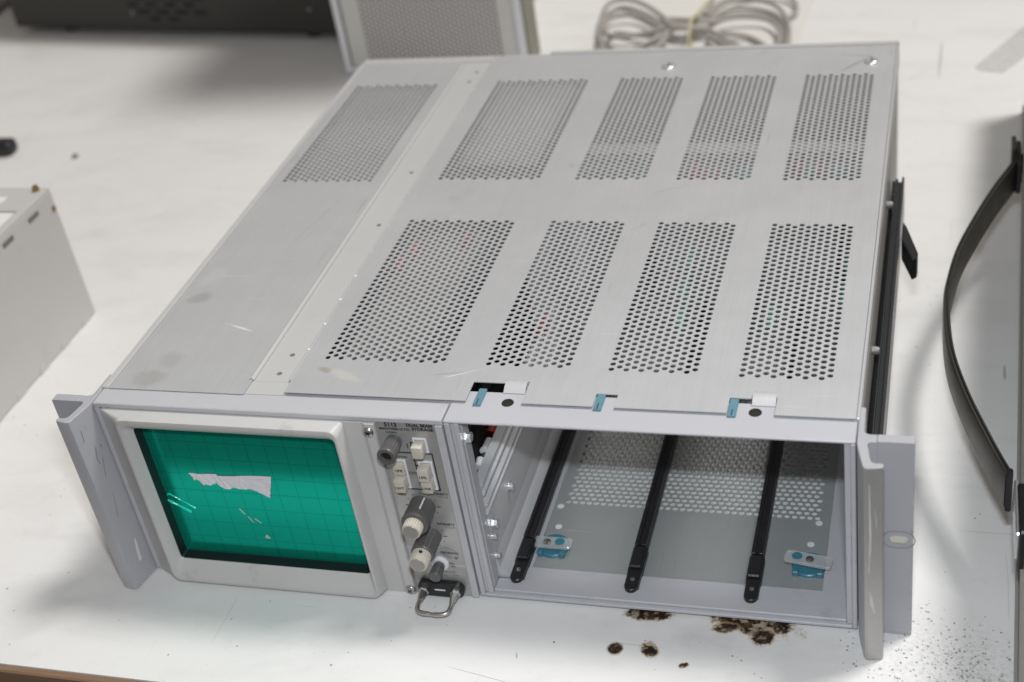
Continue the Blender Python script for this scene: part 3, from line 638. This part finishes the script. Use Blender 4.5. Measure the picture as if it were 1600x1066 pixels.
# holes in the front deck
for x, y in ((245.4, 17.8), (376.3, 19.2)):
    MB().lathe((x, y, H - .09), (0, 0, 1), [(0, 3.4), (.35, 3.2), (.36, 2.5), (.1, 2.4), (.1, .1)], 24).build('deck_hole', [M['slot']], osc)
# dark recess under the notches
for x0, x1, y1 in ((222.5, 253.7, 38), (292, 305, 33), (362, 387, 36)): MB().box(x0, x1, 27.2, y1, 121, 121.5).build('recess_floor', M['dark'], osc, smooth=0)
# release tabs and bright folded clips
for (x, y0, y1) in ((227.0, 13.6, 27.6), (292.9, 14.2, 27.8), (362.7, 14.2, 28.2)):
    tb = MB().box(x, x + 4.4, y0, y1, H, H + 1.5, .3).build('release_tab', M['teal'], osc)
    MB().box(x + 1.9, x + 2.4, y0 - .02, y0 + 5, H + 1.45, H + 1.56).build('tab_slot', M['slot'], tb, smooth=0)
for (x0, x1, y) in ((240.9, 253.0, 28.2), (374.0, 386.0, 27.0)):
    m = MB().prism([(y + 9, 130.9), (y + 7, 132.6), (y + 4, 133.2), (y + .5, 132.4), (y - 2.6, 130.6), (y - 2.4, 130.3), (y + 1, 131.6), (y + 4, 132.4), (y + 6.6, 131.9), (y + 8.4, 130.4)], 'x', x0, x1)
    m.build('spring_clip', M['clip'], osc, smooth=60)
# raised turn fasteners near the back, rear rail
for x, y in ((260.3, 434), (409.8, 433.8)):
    q = MB().lathe((x, y, 131.9), (0, 0, 1), [(0, 5.6), (.8, 5.4), (1.6, 4.6), (1.8, 3.8), (1.4, 3.2), (1.4, .2)], 28).build('turn_fastener', M['chrome'], osc, smooth=50)
    MB().box(x - .6, x + .6, y - 4, y + 4, 133.3, 134.0, .2).build('fastener_slot', M['steel'], q)
m = MB().box(160, W + 1, 462.8, 467.5, 118, 133.2, .6).box(0, 160, 456.2, 466, 118, 131.2, .5).build('rear_rail', M['strip'], osc)
# shell: sides, rear, bottom
MB().box(-0.6, 3.5, 13.6, 456, 127, 131.6, .4).build('cover_edge', M['strip'], osc)
MB().box(0.3, 1.8, 15.2, 456, 0, 126.9).build('left_side_panel', M['side'], osc, smooth=0)
MB().box(425.4, 427.4, 27.2, 462, 0, 117.9).build('right_side_panel', M['side'], osc, smooth=0)
MB().box(2, 425, 459, 461.5, 0, 117.8).build('rear_panel', M['side'], osc, smooth=0)
MB().box(2, 213.5, 15.2, 458, -1, 0.6).box(214, 425, 300.5, 458, 1, 3).box(213.6, 217.8, 15.2, 300, 0, 60).build('bottom_panel', M['side'], osc, smooth=0)
for x in (20, 412):
    for y in (60, 420): MB().lathe((x, y, TZ + .05), (0, 0, 1), [(0, 7), (1.6, 7.4)], 20).build('rubber_foot', M['rubber'], osc)

# --- rack ears with handles
earp = [(427.6, 27.0), (428.6, 27.8), (430.0, 27.6), (430.5, 26.8), (430.7, 9.0), (431.4, 7.4), (433.2, 6.6), (437.0, 6.6), (437.0, 1.0), (434.6, 0.9), (433.2, 0.3), (432.7, -1.2), (434.6, -12.4), (435.4, -14.2), (436.6, -14.9), (439.6, -14.9), (440.9, -15.3), (441.2, -16.4), (440.6, -17.8), (433.6, -19.0), (432.0, -18.6), (431.2, -17.0), (428.2, -4.0), (427.6, 0.0)]
def ear(mirror):
    X = (lambda u: 427.0 - u) if mirror else (lambda u: u)
    m = MB().prism([(X(u), v) for u, v in earp], 'z', -1.4, 130.2, .35)
    o = m.build('rack_handle', M['ear'], osc, smooth=35)
    # flange with its oval slot
    rect = rrect(437.05, 454.7, -1.2, 130.0, .6, 3); n = len(rect)
    so = capsule(447.7, 66.8, 9.4, 5.2, 7)
    bm = bmesh.new(); F = bm.faces
    for yv in (1.15, 6.75):
        A = [bm.verts.new((X(u), yv, z)) for u, z in rect]; B = [bm.verts.new((X(u), yv, z)) for u, z in so]
        ed = [bm.edges.new((L[i], L[(i + 1) % len(L)])) for L in (A, B) for i in range(len(L))]
        bmesh.ops.triangle_fill(bm, edges=ed, use_beauty=True)
        if yv < 2: A0, B0 = A, B
    for L0, L1 in ((A0, A), (B0, B)):
        for i in range(len(L0)): F.new([L0[i], L0[(i + 1) % len(L0)], L1[(i + 1) % len(L0)], L1[i]])
    bmesh.ops.recalc_face_normals(bm, faces=bm.faces)
    m = MB(); m.bm.free(); m.bm = bm
    fl_ = m.build('mounting_flange', M['ear'], o, smooth=0)
    return o
er = ear(False)
fl0 = [c for c in er.children if c.name.startswith('mounting_flange')][0]
MB().prism(capsule(447.7, 66.8, 9.2, 5.0, 7), 'y', 1.6, 6.0).build('pale_slot_plug', M['slot_plug'], fl0)  # no real bushing: a pale plug added to brighten the slot
m = MB(); ci = capsule(447.7, 66.8, 16.4, 11.6, 10); ci2 = capsule(447.7, 66.8, 15.4, 10.6, 10)
A = [m.bm.verts.new((u, 1.09, v)) for u, v in ci]; B = [m.bm.verts.new((u, 1.09, v)) for u, v in ci2]
for i in range(len(A)): m.bm.faces.new([A[i], A[(i + 1) % len(A)], B[(i + 1) % len(A)], B[i]])
m.build('screw_wear', M['wear'], fl0, smooth=0)
er = er; er['label'] = 'right rack handle with a scraped bare metal grip'
el = ear(True); el['label'] = 'left rack handle with a pale scrape low on its inner face'
# worn bare edge on the right grip
MB().prism([(432.0, -18.95), (433.6, -19.3), (440.5, -18.1), (441.0, -17.2), (440.6, -17.5), (433.6, -18.7)], 'z', -1.2, 129.6).build('worn_grip', M['ear_end'], er, smooth=0)
for poly in ([(434.3, 120), (434.7, 120), (435.6, 84), (434.5, 62), (433.9, 62), (434.4, 84)], [(434.4, 50), (436.0, 44), (437.2, 34), (436.6, 33), (434.6, 40)], [(437.0, 104), (437.3, 104), (438.2, 92), (437.9, 92)]):
    MB().face([(u, -19.38 + (u - 433.6) * .174, v) for u, v in poly]).build('scrape', M['scuff'], er, smooth=0)
# pale scrape on the left grip's inner face: lies on the slope between (0,-3) and (-4.2,-17)
def onL(y, z, off=.06):
    k = (-y - 4.0) / 13.0; return (-1.2 - 3.0 * k + off, y, z)
m = MB().face([onL(-6.4, 31), onL(-7.3, 31), onL(-9.0, 22), onL(-9.6, 14.5), onL(-7.6, 14.0), onL(-7.0, 22)])
m.build('scrape', M['mark'], el, smooth=0)
for (y0, z0, y1, z1, w_) in ((-8.5, 104, -10.5, 96, .35), (-10.5, 96, -9.6, 92.5, .25), (-6.6, 95, -9.4, 82, .22), (-4.6, 103, -4.9, 101.5, .45), (-9.0, 70, -12, 52, .18), (-13.5, 120, -14.2, 112, .3)):
    MB().face([onL(y0 - w_, z0), onL(y0 + w_, z0), onL(y1 + w_, z1), onL(y1 - w_, z1)]).build('scratch', M['wear'], el, smooth=0)

# --- slide rail on the right side
m = MB()
m.prism([(427.5, 64), (431.0, 64), (431.0, 84), (431.8, 84), (431.8, 81.5), (432.0, 83.4), (432.8, 83.4), (432.8, 81), (435.2, 81), (435.2, 85), (436.8, 85), (436.8, 56), (434, 56), (434, 60), (427.5, 60)], 'y', 62, 346)
sr = m.build('slide_rail', M['rail'], osc, smooth=0)
MB().box(428.5, 433.0, 330, 350, 62, 80, .5).build('rail_stop', M['rail'], sr)
MB().box(430.0, 436.5, 58, 61.9, 66, 84.5, 1.2).build('rail_bracket', M['chrome'], sr)
m = MB().prism([(438.3, 285), (441.0, 278), (449.0, 246), (448.4, 240), (445.6, 237.5), (438.3, 262)], 'z', 70, 86, .8); m.build('release_lever', M['black'], sr)
for y, z in ((286.8, 97.1), (124.5, 95.7)):
    MB().lathe((427.5, y, z), (1, 0, 0), [(0, 2.5), (2.4, 2.5), (4.2, 2.0), (4.3, .2)], 16).build('bolt', M['tin'], osc)

# ================================================================== things around it
# dark instrument at the back left
ang = math.atan2(815.9 - 875.1, -195.6 + 647.8)
dk = empty('bench_instrument', (-648, 878, TZ), 'dark charcoal metal instrument with honeycomb vents at the back left', 'instrument')
dk.rotation_euler = (0, 0, ang)
def lb_(mb, name, mat, par, **k):
    return mb.build(name, M[mat], par, loc=(0, 0, 0), **k)
body = lb_(MB().box(0, 620, 0, 330, 9, 150, 1.5), 'casing', 'charcoal', dk)
m = MB(); kk = 0
for r_, z in enumerate((17, 26, 35, 44, 53, 62, 71)):
    for i in range(4):
        wv = 26 if r_ % 2 else 22
        x = 190 + i * 27 + (13.5 if r_ % 2 else 0)
        if r_ == 0 and i in (0, 3): continue
        m.prism(capsule(x, z + 6, wv * .74, 5.4, 5), 'y', -0.35, 0.0)
lb_(m, 'vent_slots', 'slot', body, smooth=0)
for x, z in ((186, 30), (432, 38), (20, 120), (560, 120)):
    lb_(MB().lathe((x, 0, z), (0, -1, 0), [(0, 2.6), (1.0, 2.3), (1.4, .4)], 14), 'screw', 'tin', body)
for x, y in ((70, 24), (420, 24), (70, 300), (560, 300)):
    lb_(MB().lathe((x, y, .05), (0, 0, 1), [(0, 13), (9, 14)], 18), 'foot', 'rubber', dk)
# beige device beyond it, cut by the frame
bg = empty('beige_device', (-735, 930, TZ), 'beige device with a black foot, only a corner showing left of the dark instrument', 'device')
lb_(MB().box(-140, 26, 0, 160, 12, 120, 4, 2), 'casing', 'beige', bg)
for x, y in ((-110, 18), (2, 14), (-110, 140), (4, 140)): lb_(MB().lathe((x, y, .05), (0, 0, 1), [(0, 12), (13, 12)], 16), 'foot', 'rubber', bg)

# standing cabinet with a perforated side
cb = empty('perforated_cabinet', (-146, 726, TZ), 'shallow pale grey cabinet standing on edge with a fine perforated panel, behind the oscilloscope', 'cabinet')
m = MB().box(0, 7, 0, 9, 3, 440, 1).box(193, 201, 0, 9, 3, 440, 1).box(7.1, 192.9, 0, 9, 430, 440, 1).box(7.1, 192.9, 0, 9, 3, 10, 1)
lb_(m, 'corner_rail', 'cabrail', cb)
m = MB().box(1, 200, 11, 40, 3, 439, 1.5); lb_(m, 'casing', 'cab', cb)
lb_(MB().box(1, 160, 40.1, 215, 3, 439, 1.5), 'unseen_rear_body', 'cab', cb)  # unseen body added behind the panel to give the cabinet its wide shadow
lb_(MB().box(201.1, 204, 4, 40, 3, 436, .6), 'side_trim', 'olive', cb)
pv = perf_sheet(lambda u, v, w: (u, 3.0 + w, v), [9.5, 192], [10.5, 428], [], [(28.5, 15, 33, 78, 4.48, 5.2)], 0.5, 1.65, nseg=6)
lb_(pv, 'perforated_panel', 'mesh', cb, smooth=0)
lb_(MB().box(9, 192.5, 8.0, 10.8, 10, 429), 'backing', 'dark', cb, smooth=0)
m = MB().box(9.5, 28.3, 2.2, 2.95, 10.5, 428, .2).box(177.0, 192, 2.2, 2.95, 10.5, 428, .2)
lb_(m, 'panel_border', 'cab', cb)
for x, y in ((15, 14), (188, 14), (15, 200), (150, 200)): lb_(MB().lathe((x, y, .05), (0, 0, 1), [(0, 7), (2.9, 7)], 14), 'foot', 'rubber', cb)

# paper sheet and coiled cable behind the instrument
m = MB().prism([(88, 700), (118, 960), (330, 985), (318, 720)], 'z', TZ + .05, TZ + .4); ps = m.build('paper_sheet', M['sheet'], smooth=0)
tag(ps, 'sheet of white paper lying under the coiled grey cable', 'paper')
cz = TZ + 4.2
def pz(px, py, dz=0.0): return FL(px, py, cz + dz)
# camera model, used only to turn measured photo points into places on the table
CAM_LOC = Vector((466.366, -542.038, 574.658)); CAM_ROT = (0.97023667, 0.14573939, 0.26340729); FPX = 2192.0125
from mathutils import Euler
CR = Euler(CAM_ROT, 'XYZ').to_matrix()
def FL(px, py, z):
    d = CR @ Vector(((px - 800) / FPX, -(py - 533) / FPX, -1.0)); t_ = (z - CAM_LOC.z) / d.z
    return CAM_LOC + d * t_
cb_root = empty('coiled_cable', FL(1072, 52, TZ), 'coil of grey mains cable tied in the middle like a bow, on white paper', 'cable')
loops = [
    [(1050, 52, 4), (1010, 28, 4), (975, 16, 3), (948, 24, 0), (936, 52, 0), (934, 82, 0), (950, 110, 0), (990, 100, 0), (1040, 70, 5)],
    [(1046, 46, 9), (1012, 22, 9), (980, 10, 8), (952, 16, 7), (940, 40, 6), (940, 75, 6), (965, 98, 6), (1010, 80, 8), (1046, 64, 10)],
    [(1048, 58, 5), (1000, 34, 6), (964, 34, 6), (946, 46, 6), (950, 62, 6), (980, 66, 6), (1042, 58, 10)],
    [(1044, 62, 3), (1000, 60, 3), (960, 54, 1), (952, 70, 0), (970, 84, 0), (1010, 78, 4), (1046, 66, 7)],
    [(1104, 44, 6), (1140, 24, 6), (1180, 20, 4), (1215, 28, 2), (1226, 50, 0), (1222, 80, 0), (1200, 108, 0), (1150, 90, 2), (1108, 64, 6)],
    [(1106, 40, 11), (1140, 18, 11), (1180, 14, 10), (1212, 20, 8), (1230, 40, 6), (1232, 70, 4), (1216, 104, 4), (1160, 84, 6), (1110, 60, 9)],
    [(1100, 34, 8), (1130, 14, 8), (1165, 0, 6), (1210, -6, 4), (1240, 4, 2), (1244, 18, 0), (1236, 26, 0), (1228, 30, 0)],
    [(1108, 56, 3), (1140, 56, 2), (1170, 58, 0), (1192, 70, 0), (1208, 86, 0), (1190, 106, 0), (1140, 96, 2), (1104, 68, 3)],
    [(1110, 48, 8), (1150, 38, 8), (1195, 38, 6), (1216, 52, 5), (1216, 76, 4), (1196, 98, 4), (1140, 80, 6), (1106, 66, 7)],
]
for L in loops:
    pts = [Vector(FL(x, y, cz)) + Vector((0, 0, dz)) for x, y, dz in L]
    MB().tube(spline(pts, 8), 2.5, 10).build('cable_loop', M['cable'], cb_root, smooth=60)
for k in range(4):
    o_ = [Vector(FL(1036 + 3 * k, 40 + 5.5 * k, cz)) + Vector((0, 0, 6 + 4 * math.sin(k))), Vector(FL(1070, 50 + 4 * k, cz)) + Vector((0, 0, 11 + 2 * math.cos(k * 2))), Vector(FL(1112 - 2 * k, 40 + 5 * k, cz)) + Vector((0, 0, 6))]
    MB().tube(spline(o_, 6), 2.9, 10).build('cable_bundle', M['cable'], cb_root, smooth=60)
# tie wrapped round the waist of the coil with a loose upright tail
c0 = Vector(FL(1083, 60, cz)); m = MB()
tr = [c0 + Vector((0, 26 * math.cos(a), 6 + 14 * math.sin(a))) for a in [2 * math.pi * i / 20 for i in range(21)]]
tr = [Vector((p.x, p.y, max(p.z, TZ + 1.2))) for p in tr]
m.tube(tr, 1.5, 8); m.build('cable_tie', M['tie'], cb_root, smooth=60)
MB().tube(spline([c0 + Vector((2, 12, 17)), c0 + Vector((3, 50, 12)), c0 + Vector((8, 120, 2)), c0 + Vector((10, 170, -2))], 6), [2.6] * 4 + [1.8] * 8 + [1.2] * 7, 6).build('tie_tail', M['tie'], cb_root, smooth=60)

# pale metal case at the left
lc_ = empty('metal_case', (-201, 279, TZ), 'open topped pale grey metal case at the left edge with white lining', 'case')
m = MB().box(-240, 0, -300, 0, 0.2, 115, 1.0); case = lb_(m, 'casing', 'case', lc_)
m = MB().box(-240, -9, -300, -38, 115.02, 115.9); lb_(m, 'white_lining', 'liner', case, smooth=0)
m = MB().box(-240, 0, -36, 0, 115.02, 116.6, .4).box(-7.5, 0, -300, -36.1, 115.02, 116.6, .4); lb_(m, 'rim', 'case', case)
m = MB().prism([(-50, -26), (-47, -15), (-40, -13), (-33, -16), (-30, -14), (-28, -22), (-31, -27), (-44, -29)], 'z', 116.62, 117.0); lb_(m, 'tape_patch', 'liner', case, smooth=0)
for y in (-30, -66): lb_(MB().box(-0.02, 0.5, y - 7, y + 7, 106.0, 109.5), 'side_slot', 'faint', case, smooth=0)
for y in range(-280, -10, 33):
    lb_(MB().prism([(y - 6, 0.4), (y + 6, 0.4), (y + 4.5, 5.5), (y - 4.5, 5.5)], 'x', 0.01, .7), 'edge_tab', 'case', case, smooth=0)
lb_(MB().lathe((-9, -5, 116.6), (0, 0, 1), [(0, 2.6), (2, 2.8), (4.4, 2.0), (4.9, .4)], 14), 'brass_stud', 'brass', case)
lb_(MB().lathe((0, -4.5, 100.5), (1, 0, 0), [(0, 2.2), (1, 2.0), (1.1, .2)], 12), 'brass_screw', 'brass', case)

# instrument case at the right with a bowed carrying strap
rb = empty('carry_case', (505.6, -22.4, TZ), 'dark grey instrument case at the right edge with black bowed carrying strap', 'case')
ra = math.atan2(592.4 + 22.4, 523.4 - 505.3) - math.pi / 2
rb.rotation_euler = (0, 0, ra)
rbody = lb_(MB().box(2.0, 300, -60, 640, 0.2, 118, 2.0), 'casing', 'boxgrey', rb)
m = MB().box(0, 1.9, -60, 640, 0.3, 7, .4)
lb_(MB().box(0, 1.9, -60, 640, 0.3, 7, .4), 'edge_trim', 'boxtrim', rbody)
st = [(514.5, 400, 62), (509.1, 386, 62), (497.2, 353.7, 62), (486.3, 318.7, 62), (474.6, 275, 62), (469.2, 240, 62), (467.2, 209.4, 62), (470.3, 162.1, 62), (479.2, 119.1, 62), (492.2, 75.7, 62), (501.0, 50.0, 62)]
sp_ = spline(st, 8); rings = []
for i, p in enumerate(sp_):
    tt = (sp_[min(i + 1, len(sp_) - 1)] - sp_[max(i - 1, 0)]).normalized(); nn = Vector((-tt.y, tt.x, 0)).normalized()
    hw = 12.0; th = 2.0
    rings.append([p + nn * (a * th) + Vector((0, 0, b_ * hw)) for a, b_ in ((-1, -.85), (-1, .85), (-.75, 1), (-.3, 1.0), (-.1, .9), (.1, .9), (.3, 1.0), (.75, 1), (1, .85), (1, -.85), (.75, -1), (-.75, -1))])
m = MB().loft(rings)
strap = m.build('strap_handle', M['strap'], rb, smooth=30)
strap.matrix_parent_inverse = (Matrix.Translation(rb.location) @ Matrix.Rotation(ra, 4, 'Z')).inverted(); strap.location = (0, 0, 0)
def rbw(mb, nm, mt, par=rb, **k):
    o = mb.build(nm, M[mt], par, **k); o.matrix_parent_inverse = strap.matrix_parent_inverse.copy() if par is rb else Matrix(); o.location = (0, 0, 0); return o
rbw(MB().prism(rrect(-1.6, 1.6, 48, 75.5, 1.4, 4), 'y', 48.6, 51.6), 'strap_end', 'black', strap).location = Vector((501.4, 0, 0)) * S
lug = rbw(MB().box(503.6, 506.4, 8, 50, 52, 70, .8), 'handle_lug', 'chrome')
rbw(MB().box(505.0, 510.6, 6, 44, 47, 73, 1.0), 'lug_plate', 'black')
rbw(MB().box(511.5, 515.0, 384, 420, 50, 74, .8), 'lug_plate', 'black')
rbw(MB().box(508.0, 511.4, 396, 416, 56, 80, .8), 'handle_lug', 'strap')

# bits lying about
m = MB().prism([(FL(x, y, TZ).x, FL(x, y, TZ).y) for x, y in ((1523, 106), (1530, 111), (1566, 115), (1640, 62), (1660, 10), (1610, 34))], 'z', TZ + .1, TZ + 1.4)
tag(m.build('plastic_scrap', M['film'], smooth=0), 'scrap of clear plastic film lying on the table at the upper right', 'plastic scrap')
p0 = FL(6, 240, TZ); m = MB().box(p0.x - 55, p0.x + 15, p0.y - 9, p0.y + 10, TZ + .05, TZ + 15, 5, 3)
tag(m.build('black_plug', M['black']), 'black plug lying on the table, cut off by the left edge', 'plug')
p0 = FL(118, 246, TZ); m = MB().box(p0.x - 3, p0.x + 3, p0.y - 3, p0.y + 3, TZ + .05, TZ + 3, 1.2)
tag(m.build('crumb', M['faint']), 'small dark crumb on the table above the metal case', 'crumb')

# ================================================================== light, world, camera
w_ = bpy.data.worlds.new('World'); sc.world = w_; w_.use_nodes = True
bgn = w_.node_tree.nodes['Background']; bgn.inputs[0].default_value = (1.0, 0.925, 0.865, 1); bgn.inputs[1].default_value = 0.235
def area(name, loc, target, sx, sy, power, col):
    l = bpy.data.lights.new(name, 'AREA'); l.shape = 'RECTANGLE'; l.size = sx * S; l.size_y = sy * S; l.energy = power; l.color = col
    o = bpy.data.objects.new(name, l); COL.objects.link(o); o.location = Vector(loc) * S
    o.rotation_euler = (Vector(target) - Vector(loc)).to_track_quat('-Z', 'Y').to_euler(); return o
area('ceiling_lamp', (2163, 1400, 5000), (213, 233, 0), 1100, 1100, 193.0, (1.0, 0.974, 0.94))
area('camera_flash', (463.4, -487.8, 651.4), (270, 80, 60), 46, 22, 3.5, (0.87, 0.94, 1.0))

cd = bpy.data.cameras.new('camera'); cam = bpy.data.objects.new('camera', cd); COL.objects.link(cam)
cam.location = CAM_LOC * S; cam.rotation_euler = CAM_ROT
cd.sensor_width = 36.0; cd.lens = FPX * 36.0 / 1600.0; cd.clip_start = 0.01; cd.clip_end = 50
fw = CR @ Vector((0, 0, -1))
cd.dof.use_dof = True; cd.dof.focus_distance = (Vector((260, 45, 100)) - CAM_LOC).dot(fw) * S; cd.dof.aperture_fstop = 6.5
sc.camera = cam
sc.view_settings.view_transform = 'Standard'; sc.view_settings.look = 'None'; sc.view_settings.exposure = 0.07; sc.view_settings.gamma = 1.0
sc.view_settings.use_curve_mapping = False
sc.cycles.max_bounces = 8
